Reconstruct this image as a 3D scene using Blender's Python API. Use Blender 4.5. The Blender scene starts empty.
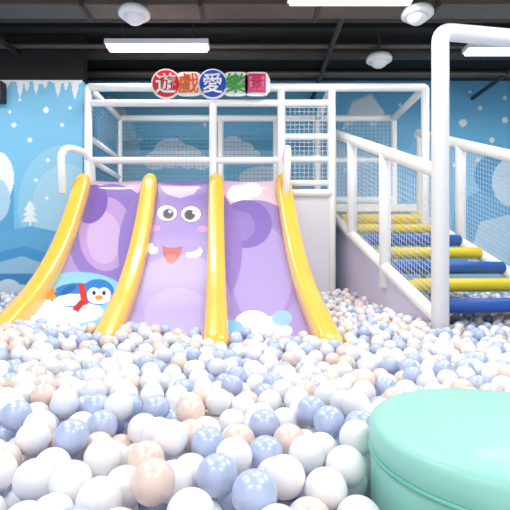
import bpy, math, random
import numpy as np
from mathutils import Vector, Matrix
random.seed(7); rng=np.random.default_rng(7)
CZ=0.95   # eye height; heights h below are given relative to it
F=460.0
scene=bpy.context.scene
try:
    scene.view_settings.view_transform='Standard'
    scene.view_settings.look='None'
    scene.view_settings.exposure=0.0
except Exception as e: print(e)

def lin(c): 
    c=np.asarray(c,float); return np.where(c<=0.04045,c/12.92,((c+0.055)/1.055)**2.4)
def hx(h): 
    h=h.lstrip('#'); return lin([int(h[i:i+2],16)/255 for i in (0,2,4)])
def mat(name,col,rough=0.5,metal=0.0,spec=0.5,coat=0.0,noise=0.0,nscale=8,bump=0.0,bscale=60,crough=.12,emit=None,es=0):
    m=bpy.data.materials.new(name); m.use_nodes=True; nt=m.node_tree; b=nt.nodes['Principled BSDF']
    c=hx(col) if isinstance(col,str) else col
    b.inputs['Base Color'].default_value=(*c,1); b.inputs['Roughness'].default_value=rough
    b.inputs['Metallic'].default_value=metal; b.inputs['Specular IOR Level'].default_value=spec
    b.inputs['Coat Weight'].default_value=coat; b.inputs['Coat Roughness'].default_value=crough
    if emit: 
        b.inputs['Emission Color'].default_value=(*hx(emit),1); b.inputs['Emission Strength'].default_value=es
    tc=nt.nodes.new('ShaderNodeTexCoord')
    n=nt.nodes.new('ShaderNodeTexNoise'); n.inputs['Scale'].default_value=nscale; nt.links.new(tc.outputs['Object'],n.inputs['Vector'])
    if noise:
        mx=nt.nodes.new('ShaderNodeMixRGB'); mx.blend_type='MULTIPLY'; mx.inputs[0].default_value=noise
        mx.inputs[1].default_value=(*c,1); nt.links.new(n.outputs['Fac'],mx.inputs[2]); nt.links.new(mx.outputs[0],b.inputs['Base Color'])
    if bump:
        n2=nt.nodes.new('ShaderNodeTexNoise'); n2.inputs['Scale'].default_value=bscale; nt.links.new(tc.outputs['Object'],n2.inputs['Vector'])
        bp=nt.nodes.new('ShaderNodeBump'); bp.inputs['Strength'].default_value=bump; bp.inputs['Distance'].default_value=0.01
        nt.links.new(n2.outputs['Fac'],bp.inputs['Height']); nt.links.new(bp.outputs[0],b.inputs['Normal'])
    return m
def paint_mat(name,rough):
    m=bpy.data.materials.new(name); m.use_nodes=True; nt=m.node_tree; b=nt.nodes['Principled BSDF']
    a=nt.nodes.new('ShaderNodeAttribute'); a.attribute_name='Paint'
    nt.links.new(a.outputs['Color'],b.inputs['Base Color']); b.inputs['Roughness'].default_value=rough
    return m
def empty(name,loc=(0,0,0)):
    o=bpy.data.objects.new(name,None); o.location=(0,0,0); bpy.context.collection.objects.link(o); return o
def mkobj(name,verts,faces,m,parent=None,smooth=True):
    me=bpy.data.meshes.new(name); me.from_pydata([tuple(v) for v in verts],[],[tuple(f) for f in faces]); me.update()
    if smooth: me.polygons.foreach_set('use_smooth',[True]*len(me.polygons))
    for mm in (m if isinstance(m,list) else [m]): me.materials.append(mm)
    o=bpy.data.objects.new(name,me); bpy.context.collection.objects.link(o)
    if parent: o.parent=parent
    return o
def boxgeo(x0,x1,y0,y1,z0,z1):
    v=[(x,y,z) for x in (x0,x1) for y in (y0,y1) for z in (z0,z1)]
    f=[(0,1,3,2),(4,6,7,5),(0,4,5,1),(2,3,7,6),(0,2,6,4),(1,5,7,3)]
    return v,f
def box(name,x0,x1,y0,y1,z0,z1,m,parent=None,bev=0.0):
    v,f=boxgeo(x0,x1,y0,y1,z0,z1); o=mkobj(name,v,f,m,parent,False)
    if bev:
        b=o.modifiers.new('bev','BEVEL'); b.width=bev; b.segments=3
    return o
def arcpath(pts,rad,n=6):
    """polyline with rounded corners"""
    P=[Vector(p) for p in pts]; out=[P[0]]
    for i in range(1,len(P)-1):
        a=(P[i-1]-P[i]); b=(P[i+1]-P[i]); r=min(rad,a.length*.49,b.length*.49)
        s=P[i]+a.normalized()*r; e=P[i]+b.normalized()*r
        for k in range(n+1):
            t=k/n; out.append(s*(1-t)**2+P[i]*2*t*(1-t)+e*t*t)
    out.append(P[-1]); return out
def tubegeo(pts,r,seg=16):
    P=[Vector(p) for p in pts]; n=len(P); T=[]
    for i in range(n):
        T.append((P[min(i+1,n-1)]-P[max(i-1,0)]).normalized())
    up=Vector((0,0,1)) if abs(T[0].z)<.9 else Vector((1,0,0))
    N=(up-T[0]*up.dot(T[0])).normalized(); rings=[]
    for i in range(n):
        N=(N-T[i]*N.dot(T[i])).normalized(); B=T[i].cross(N); rings.append((P[i],N.copy(),B,r,T[i]))
    # rounded caps
    c0=rings[0]; c1=rings[-1]; q=r*.25
    rr=[(c0[0],c0[1],c0[2],r*.75)]+[(c0[0]+c0[4]*q,c0[1],c0[2],r)]+[x[:4] for x in rings[1:-1]]+[(c1[0]-c1[4]*q,c1[1],c1[2],r),(c1[0],c1[1],c1[2],r*.75)]
    v=[];f=[]
    for p,N,B,R in rr:
        for k in range(seg):
            a=2*math.pi*k/seg; v.append(p+N*math.cos(a)*R+B*math.sin(a)*R)
    for i in range(len(rr)-1):
        for k in range(seg):
            k2=(k+1)%seg; f.append((i*seg+k,i*seg+k2,(i+1)*seg+k2,(i+1)*seg+k))
    f.append(tuple(range(seg))[::-1]); f.append(tuple(range((len(rr)-1)*seg,len(rr)*seg)))
    return v,f
def tube(name,pts,r,m,parent=None,seg=16):
    v,f=tubegeo(pts,r,seg); return mkobj(name,v,f,m,parent)
def lathe(name,prof,m,cx,cy,parent=None,seg=64,z0=0):
    v=[];f=[]
    for (r,z) in prof:
        for k in range(seg):
            a=2*math.pi*k/seg; v.append((cx+r*math.cos(a),cy+r*math.sin(a),z+z0))
    for i in range(len(prof)-1):
        for k in range(seg):
            k2=(k+1)%seg; f.append((i*seg+k,i*seg+k2,(i+1)*seg+k2,(i+1)*seg+k))
    f.append(tuple(range(seg))[::-1]); f.append(tuple(range((len(prof)-1)*seg,len(prof)*seg)))
    return mkobj(name,v,f,m,parent)
def netgeo(p00,p10,p01,p11,nu,nv,w):
    p00,p10,p01,p11=map(Vector,(p00,p10,p01,p11)); V=[];Fc=[]
    def cord(a,b):
        d=(b-a).normalized(); n=(p10-p00).cross(p01-p00).normalized(); s=d.cross(n)*w/2; n=n*w/2
        k=len(V); V.extend([a+s+n,a-s+n,a-s-n,a+s-n,b+s+n,b-s+n,b-s-n,b+s-n])
        for i in range(4): j=(i+1)%4; Fc.append((k+i,k+j,k+4+j,k+4+i))
    for i in range(nu+1):
        t=i/nu; cord(p00.lerp(p10,t),p01.lerp(p11,t))
    for i in range(nv+1):
        t=i/nv; cord(p00.lerp(p01,t),p10.lerp(p11,t))
    return V,Fc
def net(name,a,b,c,d,cell,w,m,parent):
    nu=max(2,int((Vector(b)-Vector(a)).length/cell)); nv=max(2,int((Vector(c)-Vector(a)).length/cell))
    V,Fc=netgeo(a,b,c,d,nu,nv,w); return mkobj(name,V,Fc,m,parent,False)
def grid_obj(name,XYZ,COL,m,parent=None):
    nj,ni,_=XYZ.shape
    me=bpy.data.meshes.new(name); idx=np.arange(nj*ni).reshape(nj,ni)
    q=np.stack([idx[:-1,:-1],idx[:-1,1:],idx[1:,1:],idx[1:,:-1]],-1).reshape(-1,4)
    me.vertices.add(nj*ni); me.vertices.foreach_set('co',XYZ.reshape(-1).astype(np.float32))
    me.loops.add(q.size); me.loops.foreach_set('vertex_index',q.reshape(-1).astype(np.int32))
    me.polygons.add(len(q)); me.polygons.foreach_set('loop_start',np.arange(0,q.size,4,dtype=np.int32))
    me.polygons.foreach_set('loop_total',np.full(len(q),4,dtype=np.int32))
    me.update(calc_edges=True)
    me.polygons.foreach_set('use_smooth',[True]*len(q))
    a=me.color_attributes.new('Paint','FLOAT_COLOR','POINT')
    a.data.foreach_set('color',np.concatenate([COL.reshape(-1,3),np.ones((nj*ni,1))],1).reshape(-1).astype(np.float32))
    me.materials.append(m); o=bpy.data.objects.new(name,me); bpy.context.collection.objects.link(o)
    if parent: o.parent=parent
    return o
# ---- mural painting helpers on (a,b) mural coordinates
class Art:
    def __init__(s,a,b,bg): s.a=a; s.b=b; s.c=np.empty(a.shape+(3,)); s.c[:]=hx(bg)
    def put(s,mask,col,al=1.0):
        s.c[mask]=s.c[mask]*(1-al)+hx(col)*al
    def ell(s,x,y,rx,ry,col,rot=0,al=1,clip=None):
        t=math.radians(rot); dx=s.a-x; dy=s.b-y; u=dx*math.cos(t)+dy*math.sin(t); v=-dx*math.sin(t)+dy*math.cos(t)
        mk=(u/rx)**2+(v/ry)**2<1
        if clip is not None: mk&=clip
        s.put(mk,col,al)
    def poly(s,pts,col,al=1):
        inside=np.zeros(s.a.shape,bool); n=len(pts)
        for i in range(n):
            x1,y1=pts[i]; x2,y2=pts[(i+1)%n]
            if y1==y2: continue
            c=((y1>s.b)!=(y2>s.b))&(s.a<(x2-x1)*(s.b-y1)/(y2-y1)+x1); inside^=c
        s.put(inside,col,al)
    def cloud(s,x,y,w,h,col,al=1):
        m=np.zeros(s.a.shape,bool)
        for dx,dy,r in ((-.6,.25,.45),(-.15,-.15,.7),(.35,.05,.55),(.75,.35,.35)):
            m|=(((s.a-x-dx*w)/(r*w*.75))**2+((s.b-y-dy*h)/(r*h*1.1))**2)<1
        m&=s.b<y+h*.7
        s.put(m,col,al)

# ---------------- materials
M_pad=mat('white_padding','#f4f3f3',.45,bump=.08,bscale=25)
M_wht=mat('white_plastic','#f6f6f6',.4)
M_yel=mat('yellow_plastic','#ffcb50',.25,coat=.5)
M_stepY=mat('yellow_vinyl','#f2d42a',.4,bump=.1,bscale=20)
M_stepB=mat('blue_vinyl','#2458b0',.4,bump=.1,bscale=20)
M_teal=mat('mint_vinyl','#98d8ca',.4,bump=.12,bscale=9,coat=.1)
M_teal2=mat('mint_vinyl_seam','#78c6b4',.5)
M_dark=mat('dark_ceiling_paint','#242120',.8,noise=.4,nscale=3)
M_pipe=mat('dark_pipe','#453d38',.6,noise=.3)
M_duct=mat('duct_metal','#6e6258',.5,metal=.3,noise=.3)
M_blk=mat('black_plastic','#111111',.4)
M_net=mat('blue_net_cord','#68a8d0',.7)
M_netw=mat('white_net_cord','#dfe4ee',.7)
M_lil=mat('lilac_panel','#d8d2ea',.5)
M_lil2=mat('pale_panel','#e4e0ea',.5)
M_floor=mat('floor_mat','#bcc8e0',.6,noise=.15)
M_lamp=mat('lamp_diffuser','#ffffff',.5,emit='#fff8f0',es=4)
M_mural=paint_mat('wall_mural_paint',.6)
M_smural=paint_mat('slide_mural_print',.35)

# ---------------- room
YB=7.2
box('floor',-4.5,4.8,-1.5,YB,-.06,0,M_floor)
box('ceiling',-4.5,4.8,-1.5,YB,CZ+2.75,CZ+2.85,M_dark)
def mural_wall(name,x0,x1,D,z0,z1,painter,step=.014):
    nx=int((x1-x0)/step); nz=int((z1-z0)/step)
    X,Z=np.meshgrid(np.linspace(x0,x1,nx),np.linspace(z0,z1,nz))
    XYZ=np.stack([X,np.full_like(X,D),Z],-1)
    a=255+F*X/D; b=255-F*(Z-CZ)/D      # linear scale: mural drawing units
    return grid_obj(name,XYZ,painter(a,b),M_mural)
def paint_back(a,b):
    A=Art(a,b,'#7cc6ec')
    A.put(b>150,'#98d4f1'); 
    # ice mountains
    A.poly([(90,190),(95,120),(108,96),(120,100),(135,130),(150,185)],'#bfe1f3')
    A.poly([(96,150),(98,122),(108,98),(116,104),(122,130)],'#e8f6fc')
    A.poly([(225,215),(245,178),(262,165),(280,170),(300,215)],'#e6f4fb')
    A.poly([(60,300),(60,190),(120,178),(200,186),(280,176),(345,196),(345,300)],'#bcdff1')
    A.cloud(176,156,34,19,'#ffffff'); A.cloud(236,150,24,15,'#ffffff'); 
    A.ell(265,178,26,12,'#ffffff'); A.ell(130,190,30,10,'#dff1fa')
    A.poly([(330,260),(335,150),(352,100),(372,93),(390,120),(398,175),(412,260)],'#acd9f0')
    A.poly([(342,130),(353,102),(371,95),(384,112),(374,128),(362,118)],'#eefaff')
    A.poly([(395,260),(405,160),(425,108),(438,104),(452,150),(455,260)],'#8fcdee')
    A.poly([(440,300),(455,205),(480,190),(510,196),(560,220),(560,300)],'#70b8e2')
    A.poly([(455,300),(480,222),(520,212),(560,240),(560,300)],'#c8e3f2')
    A.ell(500,175,26,22,'#55a9da'); A.ell(512,182,20,24,'#d8edf8')
    A.put(b>262,'#b2d8ee')
    for x,y,r in ((463,123,4),(480,108,2.2),(492,140,2.5),(505,120,3),(455,165,2.4),(478,160,2),(300,120,2.2),(315,150,2),(260,118,2),(150,118,2),(205,125,2),(140,140,1.8),(345,170,2),(400,105,2),(505,98,2),(470,92,1.6)):
        A.ell(x,y,r,r,'#ffffff')
    return A.c
mural_wall('wall_back',-4.5,4.8,YB,0,CZ+2.75,paint_back)
def paint_left(a,b):
    A=Art(a,b,'#88cbed')
    A.poly([(-200,400),(-200,160),(-20,130),(0,150),(10,160),(14,180),(14,400)],'#62b0dc')
    A.ell(-4,178,18,27,'#ffffff'); A.ell(-4,200,14,22,'#c2e0f2')
    A.ell(64,205,46,60,'#a0d6f0'); A.ell(66,208,34,44,'#b8e0f4')
    A.poly([(-200,400),(-200,236),(0,232),(30,226),(60,232),(100,222),(100,400)],'#6eb6e0')
    A.poly([(-200,400),(-200,256),(0,252),(25,246),(50,254),(100,246),(100,400)],'#55a2d6')
    A.poly([(-200,400),(-200,262),(0,262),(22,256),(48,265),(100,258),(100,400)],'#a6d1ea')
    A.put((b>274),'#4c98ce')
    A.cloud(12,292,24,14,'#e6f5fc')
    # snow covered tree
    for k in range(3):
        A.poly([(30,200+k*6),(24-k*1.2,210+k*6),(36+k*1.2,210+k*6)],'#ffffff')
    A.poly([(29,220),(31,220),(31,226),(29,226)],'#ffffff')
    # icicle snow along the top
    A.put(b<83+1.5*np.sin(a*.35),'#ffffff')
    for x,l,w in ((6,7,4),(20,15,3.5),(27,9,3),(36,12,3),(45,6,3),(58,14,3.5),(66,8,3),(75,17,4)):
        A.poly([(x-w,80),(x+w,80),(x+w*.7,82+l*.5),(x,83+l),(x-w*.7,82+l*.5)],'#ffffff')
        A.poly([(x-w-80,80),(x+w-80,80),(x-80,83+l)],'#ffffff')
    for x,y,r in ((46,110,3),(14,125,2.5),(62,125,2.2),(30,140,2.5),(48,160,2),(72,150,2.5),(20,100,1.6),(70,108,1.8),(36,180,2),(60,178,1.8),(47,198,1.8),(10,112,1.6)):
        A.ell(x,y,r,r,'#ffffff')
    return A.c
DL=5.6
mural_wall('wall_back_left',-4.5,-2.1,DL,0,CZ+2.13,paint_left,.011)
box('wall_back_left_core',-4.5,-2.1,DL+.01,DL+.15,0,CZ+2.12,mat('pale_blue_wall','#8fcfee',.6))
box('trim_1',-4.5,-2.1,DL-.01,DL+.17,CZ+2.13,CZ+2.75,M_dark)
M_side=mat('side_wall_blue','#a9dcf2',.6,noise=.1)
box('wall_left',-4.6,-4.5,-1.5,YB,0,CZ+2.75,M_side)
box('wall_right',4.8,4.9,-1.5,YB,0,CZ+2.75,M_side)
sp=empty('wall_speaker'); box('cabinet',-3.2,-3.02,DL-.12,DL-.005,CZ+1.83,CZ+2.08,M_blk,sp,.01)
box('grille',-3.19,-3.03,DL-.13,DL-.12,CZ+1.85,CZ+2.06,M_pipe,sp,.004)

# ---------------- ceiling services
pn=empty('ceiling_pipes')
k=0
for D,z,r,m in ((3.4,2.62,.05,M_duct),(3.65,2.5,.02,M_duct),(3.9,2.55,.035,M_pipe),(4.3,2.66,.06,M_duct),(4.75,2.52,.03,M_duct),(5.0,2.6,.07,M_pipe),(5.5,2.5,.03,M_duct),(5.9,2.6,.09,M_pipe),(6.2,2.45,.025,M_duct),(6.5,2.55,.04,M_duct)):
    k+=1; tube('pipe_%d'%k,[(-4.5,D,CZ+z),(4.8,D,CZ+z)],r,m,pn)
for X in (-2.9,.9,3.4):
    k+=1; tube('pipe_%d'%k,[(X,-1.5,CZ+2.45),(X,YB,CZ+2.45)],.03,M_pipe,pn)
dk=empty('ventilation_duct')
box('duct_body',-4.5,4.8,4.45,4.72,CZ+2.42,CZ+2.5,M_duct,dk,.01)
for i in range(8): box('duct_flange_%d'%i,-4.0+i*1.15,-3.96+i*1.15,4.43,4.74,CZ+2.40,CZ+2.52,M_pipe,dk)
bm=empty('ceiling_beam')
for i,D in enumerate((2.6,4.1,5.3,6.8)): box('beam_%d'%i,-4.5,4.8,D,D+.12,CZ+2.62,CZ+2.75,M_dark,bm)

def lamp(X,D,h=2.32,L=1.12,e=24):
    p=empty('fluorescent_ceiling_light')
    box('housing',X-L/2-.02,X+L/2+.02,D-.09,D+.09,CZ+h+.03,CZ+h+.09,M_wht,p,.008)
    box('diffuser',X-L/2,X+L/2,D-.07,D+.07,CZ+h,CZ+h+.035,M_lamp,p,.01)
    for s in (-.4,.4): tube('hanger',[(X+s,D,CZ+h+.08),(X+s,D,CZ+2.76)],.006,M_pipe,p,8)
    l=bpy.data.lights.new('tube_light','AREA'); l.shape='RECTANGLE'; l.size=L; l.size_y=.14; l.energy=e; l.color=(1,.985,.97)
    o=bpy.data.objects.new('tube_light',l); o.location=(X,D,CZ+h-.01); o.parent=p; bpy.context.collection.objects.link(o)
lamp(.88,4.22); lamp(-1.1,5.2); lamp(3.0,5.3)
for X,D in ((-2.2,2.9),(.2,2.6),(2.6,2.8),(-1.6,1.2),(1.4,1.0),(-1.2,-.6),(1.2,-.7),(-3.2,4.2),(3.4,4.0)):  # unseen lamps added overhead, outside the view and behind the camera, as fill light
    lamp(X,D)
def disc(X,D,h=2.3):
    p=empty('round_ceiling_light')
    lathe('rim',[(.02,.06),(.13,.06),(.15,.03),(.15,.0),(.135,-.012),(.10,-.012)],M_wht,X,D,p,40,CZ+h)
    lathe('dome',[(.10,-.01),(.085,-.05),(.05,-.075),(.015,-.085)],M_wht,X,D,p,32,CZ+h)
    tube('stem',[(X,D,CZ+h+.05),(X,D,CZ+2.76)],.015,M_pipe,p,10)
disc(-1.16,4.42); disc(1.56,4.42); disc(1.47,5.45)

# ---------------- SLIDE
DT=5.2; SL=.085
pt=np.array([-.12,0,.15,.3,.6,.9,1.2,1.48,1.92,2.15,2.3]); ph=np.array([.985,.95,.79,.60,.30,.055,-.135,-.27,-.43,-.51,-.56])
# smooth the profile
tt=np.linspace(0,2.28,90); hh=np.interp(tt,pt,ph); 
ker=np.hanning(15); ker/=ker.sum(); hp=np.pad(hh,7,mode='reflect',reflect_type='odd'); hh=np.convolve(hp,ker,'valid')
def hrail(t): return np.interp(t,tt,hh)
def slope(t): return (hrail(np.minimum(t+.03,2.28))-hrail(np.maximum(t-.03,0)))/(np.minimum(t+.03,2.28)-np.maximum(t-.03,0))
XR=[-1.944,-1.187,-.44,.317]
slide=empty('slide')
def frame(t):
    """rail crown point offset frame: tangent toward camera, normal up"""
    s=float(slope(t)); T=Vector((SL,-1,s)).normalized(); R=Vector((1,SL,0)).normalized(); N=R.cross(T); 
    if N.z<0: N=-N
    return R,N
RW=.085; RH=.15
def rail(name,x0):
    sec=[]
    for k in range(13):
        a=math.pi*k/12; c=math.cos(a); s_=math.sin(a)
        sec.append((-RW*math.copysign(abs(c)**.75,c),-RW*.75+RW*.75*s_**.75 if s_>0 else -RW*.75))
    sec=[(-RW,-.24)]+sec+[(RW,-.24)]
    v=[];f=[];n=len(sec); ts=np.linspace(0,2.28,70)
    for i,t in enumerate(ts):
        R,N=frame(t); c=Vector((x0+SL*t,DT-t,CZ+float(hrail(t))))
        sc=1.0 if i<66 else (1,.97,.9,.75,.55)[i-65]
        if i<4: sc=(.6,.82,.93,.98)[i]
        for (p,q) in sec: v.append(c+R*p*sc+N*(q if q>-.2 else q)-N*(1-sc)*.08)
    for i in range(len(ts)-1):
        for k in range(n-1): f.append((i*n+k,i*n+k+1,(i+1)*n+k+1,(i+1)*n+k))
        f.append((i*n+n-1,i*n,(i+1)*n,(i+1)*n+n-1))
    f.append(tuple(range(n))); f.append(tuple(range((len(ts)-1)*n,len(ts)*n))[::-1])
    mkobj(name,v,f,M_yel,slide)
for i,x in enumerate(XR): rail('side_rail_%d'%(i+1),x)
def paint_slide(a,b):
    A=Art(a,b,'#ac98d4')
    A.put(b<215,'#e2c0df'); 
    A.ell(262,195,30,16,'#efd3e2'); A.ell(240,194,13,9,'#ffffff'); A.ell(252,190,10,7,'#ffffff')
    # lavender hills, lane on the right
    A.ell(255,262,52,62,'#a38dce'); A.ell(262,275,30,50,'#b3a0da')
    A.ell(246,224,26,24,'#8b73c0'); A.ell(240,226,15,15,'#9b84cb')
    # ears, lane on the left
    A.ell(112,236,44,52,'#9079c5'); A.ell(106,234,27,37,'#bb9bd4'); A.ell(104,238,17,26,'#ccb0dd')
    A.ell(92,204,15,20,'#7d62b3',20)
    # head
    A.ell(180,250,62,78,'#977dc8'); A.ell(180,300,50,46,'#a894d6'); A.ell(178,318,34,30,'#b4a2dd')
    A.ell(180,190,40,16,'#977dc8')
    A.poly([(160,186),(200,186),(194,194),(180,198),(166,194)],'#e2c0df')
    # brow shading and eyes
    for x,y,s in ((167,213,1),(191,214,-1)):
        A.ell(x,y,10.8,9,'#7d60b2'); A.ell(x,y,9.8,7.8,'#ffffff'); A.ell(x+1.3*s,y+.8,5.6,5.2,'#3c2f55'); A.ell(x+1.3*s,y+.8,3.8,3.6,'#0e0a16'); A.ell(x+3,y-1.5,1.7,1.5,'#ffffff')
    A.ell(155,228,5.5,3.2,'#cd90cf'); A.ell(203,229,5.5,3.2,'#cd90cf')
    # mouth
    A.poly([(162,245),(166,247),(172,248),(178,247),(183,246),(181,254),(176,261),(171,264),(166,261),(163,254)],'#b01c2e'); A.ell(171,258.5,6,4.5,'#f0584a')
    # tusks (upturned)
    A.poly([(148,249),(149,244),(152,243),(154,247),(158,248),(158,252),(153,254),(149,253)],'#ffffff'); A.poly([(186,253),(191,252),(196,251),(200,247),(203,251),(200,256),(193,258),(187,257)],'#ffffff')
    # lower right: snow clouds
    A.cloud(258,325,34,16,'#eef3fb'); A.ell(282,318,10,8,'#9fc9ea'); A.ell(232,330,12,10,'#8fc4ea')
    # penguin pond
    A.ell(78,300,52,28,'#8fceee'); A.ell(60,312,44,13,'#e0f0f9')
    # lying penguin: body, belly, head, face, beak, scarf, flippers, feet
    A.ell(74,295,24,12,'#2f80cb',-6); A.ell(70,300,17,6,'#ffffff',-6)
    A.ell(98,292,16,13,'#2f80cb'); A.ell(94,295,7,7.5,'#ffffff'); A.ell(104,295,7,7.5,'#ffffff'); A.ell(99,299,11,5,'#ffffff')
    A.ell(94,293,1.8,2.3,'#1a1a22'); A.ell(104,293,1.8,2.3,'#1a1a22'); A.ell(99,297.5,4,2.4,'#ff9b2e')
    A.poly([(78,284),(84,284),(88,304),(82,306)],'#d92c2c'); A.poly([(80,300),(86,302),(78,312),(72,309)],'#c52020')
    A.ell(68,290,9,3.5,'#1f66ad',-30); A.ell(51,297,5,3,'#ff9b2e'); A.ell(52,291,4,2.6,'#ff9b2e')
    return A.c
for i in range(3):
    x0=XR[i]+RW*.6; x1=XR[i+1]-RW*.6; ni=150; ts=np.linspace(-.0,2.26,440)
    XYZ=np.zeros((len(ts),ni,3))
    w=np.linspace(0,1,ni)
    for j,t in enumerate(ts):
        R,N=frame(t); c=Vector((0,DT-t,CZ+float(hrail(t))))
        dip=-.135-.02*np.sin(w*math.pi)
        XYZ[j,:,0]=x0+(x1-x0)*w+SL*t+N.x*dip; XYZ[j,:,1]=c.y+N.y*dip; XYZ[j,:,2]=c.z+N.z*dip
    a=255+F*XYZ[:,:,0]/XYZ[:,:,1]; b=255-F*(XYZ[:,:,2]-CZ)/XYZ[:,:,1]
    grid_obj('lane_%d'%(i+1),XYZ,paint_slide(a,b),M_smural,slide)
# top lip + platform
HP=.76
box('top_lip',XR[0]-.05,XR[3]+.05,DT+.02,DT+.16,CZ+HP-.08,CZ+HP+.01,M_wht,slide,.02)
for nm,x in (('side_skirt_left',XR[0]+RW*.5),('side_skirt_right',XR[3]-RW*.5)):
    v=[];f=[]; ts=np.linspace(.0,2.2,40)
    for t in ts:
        v.append((x+SL*t,DT-t+.05,CZ+float(hrail(t))-.2)); v.append((x+SL*t,DT-t+.05,.02))
    for i in range(39): f.append((2*i,2*i+1,2*i+3,2*i+2))
    mkobj(nm,v,f,M_lil2,slide,False)
# handles at the slide top
for nm,x,s in (('grab_handle_left',XR[0]-.06,-1),('grab_handle_right',XR[3]+.04,1)):
    tube(nm,arcpath([(x+.02*s*-1-.1*(s<0),DT-.22,CZ+.66),(x-.1*(s<0),DT-.22,CZ+1.19),(x+.12*(s<0),DT+.1,CZ+1.16),(x+.12*(s<0),DT+.14,CZ+.72)],.17,10),.04,M_wht,slide)

# ---------------- PLAY FRAME
fr=empty('play_structure_frame'); PR=.045
DF=5.3; DBk=6.5; TOP=1.93
XP=[-1.92,-.485,.30,.885]
def post(n,X,D,h0,h1,r=PR): tube(n,[(X,D,CZ+h0),(X,D,CZ+h1)],r,M_pad,fr)
def hbar(n,X0,X1,D,h,r=PR,D1=None): tube(n,[(X0,D,CZ+h),(X1,D if D1 is None else D1,CZ+h)],r,M_pad,fr)
XQ=2.02
for i,X in enumerate(XP): post('front_post_%d'%(i+1),X,DF,-CZ+.001,TOP if i!=1 else 1.75)
post('front_post_5',XQ-.06,DF,-CZ+.001,TOP)
for i,X in enumerate((XP[0],XP[1],XP[2],XP[3],XQ-.06)): post('back_post_%d'%(i+1),X,DBk,-CZ+.001,TOP)
hbar('top_rail_front',XP[0],XQ-.06,DF,TOP)
hbar('upper_rail_front',XP[0],XP[3],DF,1.75,.04)
hbar('guard_rail_front',XP[0],XP[2],DF,1.09,.04)
hbar('top_rail_back',XP[0],XQ-.06,DBk,TOP); hbar('guard_rail_back',XP[0],XQ-.06,DBk,1.34,.035)
hbar('deck_edge_back',XP[0],XQ-.06,DBk,.78,.045)
for i,X in enumerate((XP[0],XP[3],XQ-.06)): tube('top_cross_%d'%(i+1),[(X,DF,CZ+TOP),(X,DBk,CZ+TOP)],PR,M_pad,fr)
for i,h in enumerate((.83,1.1,1.36)): 
    hbar('ladder_rail_%d'%(i+1),XP[2],XP[3],DF,h,.035)
    tube('left_side_rail_%d'%(i+1),[(XP[0],DF,CZ+h),(XP[0],DBk,CZ+h)],.035,M_pad,fr)
box('deck',XP[0],XP[3]+.0,DT+.16,DBk,CZ+HP-.12,CZ+HP-.02,M_wht,fr,.01)
box('deck_2',XP[3],2.1,5.95,DBk,CZ+HP-.2,CZ+HP-.1,M_wht,fr,.01)
net('net_back',(XP[0],DBk,CZ+.8),(XP[3],DBk,CZ+.8),(XP[0],DBk,CZ+TOP),(XP[3],DBk,CZ+TOP),.055,.005,M_net,fr)
net('net_back_right',(XP[3],DBk,CZ+.8),(XQ-.06,DBk,CZ+.8),(XP[3],DBk,CZ+TOP),(XQ-.06,DBk,CZ+TOP),.055,.005,M_net,fr)
net('net_left',(XP[0],DF,CZ+.8),(XP[0],DBk,CZ+.8),(XP[0],DF,CZ+TOP),(XP[0],DBk,CZ+TOP),.05,.005,M_net,fr)
net('net_ladder',(XP[2],DF,CZ+.8),(XP[3],DF,CZ+.8),(XP[2],DF,CZ+1.75),(XP[3],DF,CZ+1.75),.05,.004,M_netw,fr)
box('front_panel',XP[2]+.02,XP[3],DF-.02,DF+.02,.001,CZ+HP-.1,M_lil2,fr)
hbar('deck_edge_front',XP[2]+.04,XP[3],DF-.02,HP-.05,.045)

# ---------------- STAIRS
st=empty('staircase')
TL=Vector((.97,5.8,0)); BL=Vector((1.41,3.5,0)); W=Vector((1.12,.06,0))
def SP(t,h,side=0): p=TL.lerp(BL,t)+W*side; return (p.x,p.y,CZ+h)
top_h=lambda t:1.54+(.63-1.54)*t
bot_h=lambda t:.50+(-.50-.5)*t
for s,nm in ((0,'left'),(1,'right')):
    tube('handrail_'+nm,[SP(-.02,top_h(-.02),s),SP(1,top_h(1),s)],.055,M_pad,st)
    tube('stringer_'+nm,[SP(-.05,bot_h(-.05),s),SP(1.0,bot_h(1.0),s)],.055,M_pad,st)
    for i,t in enumerate((.0,.274,.614) if s==0 else (.02,.36,.75)):
        tube('baluster_%s_%d'%(nm,i+1),[SP(t,bot_h(t)-(.0 if i<2 else .2),s),SP(t,top_h(t),s)],.055,M_pad,st)
    net('net_'+nm,SP(0,bot_h(0),s),SP(1,bot_h(1),s),SP(0,top_h(0),s),SP(1,top_h(1),s),.045,.0022,M_netw,st)
for i in range(7):
    t=.10+i*.14; h=bot_h(t)+.04
    a=Vector(SP(t,h,0.03)); b=Vector(SP(t,h,.97)); mm=M_stepB if (i%2==0 and i>0) else M_stepY
    tube('step_roll_%d'%(i+1),[a,b],.058,mm,st,20)
    a2=Vector(SP(t-.12,h,.04)); b2=Vector(SP(t-.12,h,.96)); dz=Vector((0,0,.03))
    v=[a+dz,b+dz,b2+dz,a2+dz,a-dz,b-dz,b2-dz,a2-dz]
    mkobj('tread_%d'%(i+1),v,[(0,1,2,3),(7,6,5,4),(0,4,5,1),(1,5,6,2),(2,6,7,3),(3,7,4,0)],mm,st,False)
# tall corner post with overhead bar
pst=[(BL.x,BL.y,.001),(BL.x,BL.y,CZ+1.70),(BL.x+2.6,BL.y+.45,CZ+1.70)]
tube('corner_post_and_overhead_bar',arcpath(pst,.085,8),.064,M_pad,st,24)
tube('far_post',[(BL.x+2.5,BL.y+.43,.001),(BL.x+2.5,BL.y+.43,CZ+1.7)],.064,M_pad,st,24)
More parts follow.
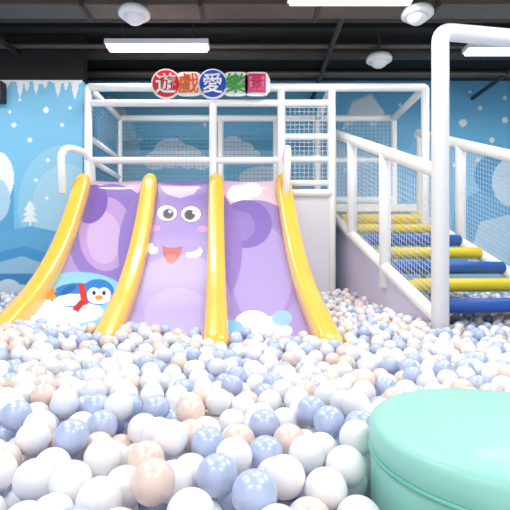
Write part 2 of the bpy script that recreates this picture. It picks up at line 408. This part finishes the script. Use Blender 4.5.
# lilac panel under left stringer
v=[];ts=np.linspace(0,.93,8)
for t in ts: v.append(SP(t,bot_h(t)-.03,0)); p=SP(t,0,0); v.append((p[0],p[1],.01))
mkobj('side_panel',v,[(2*i,2*i+1,2*i+3,2*i+2) for i in range(7)],M_lil,st,False)

# ---------------- SIGN
sg=empty('park_name_sign')
cols=['#ffffff','#e8722a','#ffffff','#2fa035','#d81e62']; base=['#d8262e','#ffffff','#2450b4','#ffffff','#ffffff']
xs=[-1.0,-.745,-.475,-.215,.02]; DS=5.17; hz=1.925
def cmat(c): return mat('sign_paint_'+c[1:],c,.4)
def plate(nm,x,z,r,y,m,sq=4.0,th=.02,rx=None):
    rx=rx or r; v=[];n=40
    for yy in (y,y+th):
        for k in range(n):
            a=2*math.pi*k/n; c,s=math.cos(a),math.sin(a)
            v.append((x+rx*math.copysign(abs(c)**(2/sq),c),yy,z+r*math.copysign(abs(s)**(2/sq),s)))
    f=[tuple(range(n)),tuple(range(n,2*n))[::-1]]+[(k,k+n,(k+1)%n+n,(k+1)%n) for k in range(n)]
    mkobj(nm,v,f,m,sg,False)
plate('backboard',-.49,CZ+hz,.105,DS+.03,M_wht,8,.03,.66)
dg=None
for i,ch in enumerate('遊戲愛樂園'):
    big=i in (0,2); r=.17 if big else .135
    plate('outline_%d'%(i+1),xs[i],CZ+hz,r,DS+.005-(0.004*big),M_wht,2 if big else 5)
    if big: plate('disc_%d'%(i+1),xs[i],CZ+hz,r-.02,DS-.012,cmat(base[i]),2,.014)
    cu=bpy.data.curves.new('glyph','FONT'); cu.body=ch; cu.size=.235; cu.extrude=.008; cu.offset=.002
    cu.align_x='CENTER'; cu.align_y='CENTER'
    o=bpy.data.objects.new('glyph',cu); bpy.context.collection.objects.link(o)
    bpy.context.view_layer.update(); dg=bpy.context.evaluated_depsgraph_get()
    me=bpy.data.meshes.new_from_object(o.evaluated_get(dg)); bpy.data.objects.remove(o)
    co=np.array([v.co[:] for v in me.vertices]) if len(me.vertices) else np.zeros((1,3))
    c=(co.max(0)+co.min(0))/2
    me.transform(Matrix.Translation((xs[i],DS-.022,CZ+hz))@Matrix.Rotation(math.pi/2,4,'X')@Matrix.Translation((-c[0],-c[1],0)))
    me.materials.clear(); me.materials.append(cmat(cols[i])); g=bpy.data.objects.new('character_%d'%(i+1),me); bpy.context.collection.objects.link(g); g.parent=sg

# ---------------- STOOL
ot=empty('round_ottoman'); OX,OD,OR,OH=.507,.93,.263,CZ-.337
lathe('body',[(.02,.0),(OR-.01,.0),(OR,.02),(OR+.004,.3),(OR+.001,OH-.075),(OR-.001,OH-.07)],M_teal,OX,OD,ot,96)
prof=[(OR-.002,OH-.07),(OR+.004,OH-.06),(OR+.006,OH-.035)]
for k in range(9):
    a=math.pi/2*k/8; prof.append((OR-.020+.026*math.cos(a),OH-.026+.022*math.sin(a)))
prof+=[(OR*.7,OH+.000),(OR*.4,OH+.004),(.01,OH+.005)]
lathe('seat_pad',prof,M_teal,OX,OD,ot,96)
ring=[(OX+(OR+.003)*math.cos(2*math.pi*k/96),OD+(OR+.003)*math.sin(2*math.pi*k/96),OH-.068) for k in range(97)]
tube('piping',ring,.0045,M_teal2,ot,8)

# ---------------- BALLS
R=.041
pit=empty('ball_pit')
gx=[.5,1.3,2,3,3.8,4.5,5.3]; gh=[-.425,-.435,-.505,-.555,-.54,-.48,-.42]
ph_=rng.uniform(0,6.28,8)
def terrain(x,d):
    h=float(np.interp(d,gx,gh))
    h+=.10*math.exp(-((x+2.0)/.8)**2-((d-3.2)/.7)**2)+.05*math.exp(-((x+.9)/.5)**2-((d-2.9)/.4)**2)
    h+=.012*math.sin(x*4.1+ph_[0])*math.cos(d*3.7+ph_[1])+.010*math.sin(x*7.3+d*5+ph_[2])
    return h
def lane_h(x,d):
    t=DT-d
    if 0<=t<=2.28 and XR[0]+SL*t-.1<x<XR[3]+SL*t+.1: return float(hrail(t))-.14
    return None
def blocked(x,d,h):
    t=DT-d
    if -.1<=t<=2.32:
        for xr in XR:
            if abs(x-(xr+SL*t))<RW+R*.8 and h-R<float(hrail(min(max(t,0),2.28)))+.01: return True
    l=lane_h(x,d)
    if l is not None and l>terrain(x,d)-.03: return True
    if (x-OX)**2+(d-OD)**2<(OR+R+.006)**2: return True
    if (x-BL.x)**2+(d-BL.y)**2<(.065+R)**2: return True
    return False
cell=2*R; G={}
def key(x,d): return (int(math.floor(x/cell)),int(math.floor(d/cell)))
def drop(x,d):
    l=lane_h(x,d); b=terrain(x,d)-.13+R
    if l is not None: b=max(b,l+R)
    i,j=key(x,d); z=b
    for a in (i-1,i,i+1):
        for c in (j-1,j,j+1):
            for (px,pd,pz) in G.get((a,c),()):
                q=(px-x)**2+(pd-d)**2
                if q<4*R*R:
                    zz=pz+math.sqrt(4*R*R-q)
                    if zz>z: z=zz
    return z
balls=[]
rr=random.Random(3)
D0,D1=.42,5.25
def halfw(d): return .64*d+.55
area=sum(2*halfw(D0+(D1-D0)*(i+.5)/50)*(D1-D0)/50 for i in range(50))
tries=int(area*600)
for k in range(tries):
    while True:
        d=rr.uniform(D0,D1); x=rr.uniform(-4,4)
        if abs(x)<halfw(d): break
    best=None
    for c in range(9):
        xx=x+rr.uniform(-.06,.06); dd=d+rr.uniform(-.06,.06)
        z=drop(xx,dd); rel=z-terrain(xx,dd)
        if best is None or rel<best[0]: best=(rel,xx,dd,z)
    rel,xx,dd,z=best
    if rel>.0 or dd>5.25: continue
    if blocked(xx,dd,z): continue
    G.setdefault(key(xx,dd),[]).append((xx,dd,z)); balls.append((xx,dd,z))
print('balls',len(balls),'tries',tries)
def sphere(nu,nv):
    v=[(0,0,1)]
    for i in range(1,nv):
        p=math.pi*i/nv
        for k in range(nu): a=2*math.pi*k/nu; v.append((math.sin(p)*math.cos(a),math.sin(p)*math.sin(a),math.cos(p)))
    v.append((0,0,-1)); tri=[];quad=[]
    for k in range(nu): tri.append((0,1+k,1+(k+1)%nu))
    for i in range(nv-2):
        for k in range(nu):
            a=1+i*nu; quad.append((a+k,a+nu+k,a+nu+(k+1)%nu,a+(k+1)%nu))
    L=len(v)-1; a=1+(nv-2)*nu
    for k in range(nu): tri.append((L,a+(k+1)%nu,a+k))
    return np.array(v,np.float32),np.array(tri),np.array(quad)
cols=[mat('ball_white','#f6f6f8',.38,coat=.3,crough=.25),mat('ball_pearl_blue','#bccae9',.32,metal=.12,coat=.4,crough=.25),
      mat('ball_champagne','#f4dace',.32,metal=.1,coat=.4,crough=.25),mat('ball_milky','#e6e8f0',.35,coat=.3,crough=.25)]
probs=[.50,.24,.19,.07]
VS=[];LI=[];LT=[];MI=[];off=0
lods=[sphere(32,18),sphere(20,12),sphere(12,8)]
for (x,d,z) in balls:
    v,tri,quad=lods[0 if d<1.5 else 1 if d<2.8 else 2]
    rot=np.array(Matrix.Rotation(rr.uniform(0,3.1),3,Vector((rr.random()-.5,rr.random()-.5,rr.random()-.5+.01)).normalized()))
    VS.append((v@rot.T)*R+np.array([x,d,z+CZ])); LI.append(np.concatenate([tri.reshape(-1),quad.reshape(-1)])+off)
    LT.append(np.concatenate([np.full(len(tri),3),np.full(len(quad),4)])); 
    m=rr.choices(range(4),probs)[0]; MI.append(np.full(len(tri)+len(quad),m)); off+=len(v)
VS=np.concatenate(VS).astype(np.float32); LI=np.concatenate(LI).astype(np.int32); LT=np.concatenate(LT).astype(np.int32); MI=np.concatenate(MI).astype(np.int32)
me=bpy.data.meshes.new('balls'); me.vertices.add(len(VS)); me.vertices.foreach_set('co',VS.reshape(-1))
me.loops.add(len(LI)); me.loops.foreach_set('vertex_index',LI); me.polygons.add(len(LT))
me.polygons.foreach_set('loop_start',np.concatenate([[0],np.cumsum(LT)[:-1]]).astype(np.int32)); me.polygons.foreach_set('loop_total',LT)
for c in cols: me.materials.append(c)
me.polygons.foreach_set('material_index',MI); me.polygons.foreach_set('use_smooth',np.ones(len(LT),bool)); me.update(calc_edges=True)
bo=bpy.data.objects.new('balls',me); bpy.context.collection.objects.link(bo); bo.parent=pit
# mound that carries the top layers of balls
gxs=np.linspace(-4.4,4.7,140); gds=np.linspace(-.2,5.25,90); X,Dm=np.meshgrid(gxs,gds); Z=np.zeros_like(X)
for j in range(X.shape[0]):
    for i in range(X.shape[1]):
        h=terrain(X[j,i],Dm[j,i])-.13; l=lane_h(X[j,i],Dm[j,i])
        t=DT-Dm[j,i]
        if -.2<=t<=2.36 and XR[0]+SL*t-.2<X[j,i]<XR[3]+SL*t+.2: h=min(h,float(hrail(min(max(t,0),2.28)))-.26)
        if (X[j,i]-OX)**2+(Dm[j,i]-OD)**2<(OR+.1)**2: h=-CZ+.02
        Z[j,i]=CZ+h
grid_obj('padded_base',np.stack([X,Dm,Z],-1),np.tile(hx('#b8bfd8'),X.shape+(1,)),M_mural,pit)

# ---------------- world + camera
w=bpy.data.worlds.new('world'); scene.world=w; w.use_nodes=True
w.node_tree.nodes['Background'].inputs[0].default_value=(.97,.975,1,1); w.node_tree.nodes['Background'].inputs[1].default_value=1.15
cam=bpy.data.cameras.new('camera'); co=bpy.data.objects.new('camera',cam); bpy.context.collection.objects.link(co)
co.location=(0,0,CZ); co.rotation_euler=(math.pi/2,0,0); cam.sensor_width=36; cam.lens=36*F/510; cam.clip_start=.02
scene.camera=co
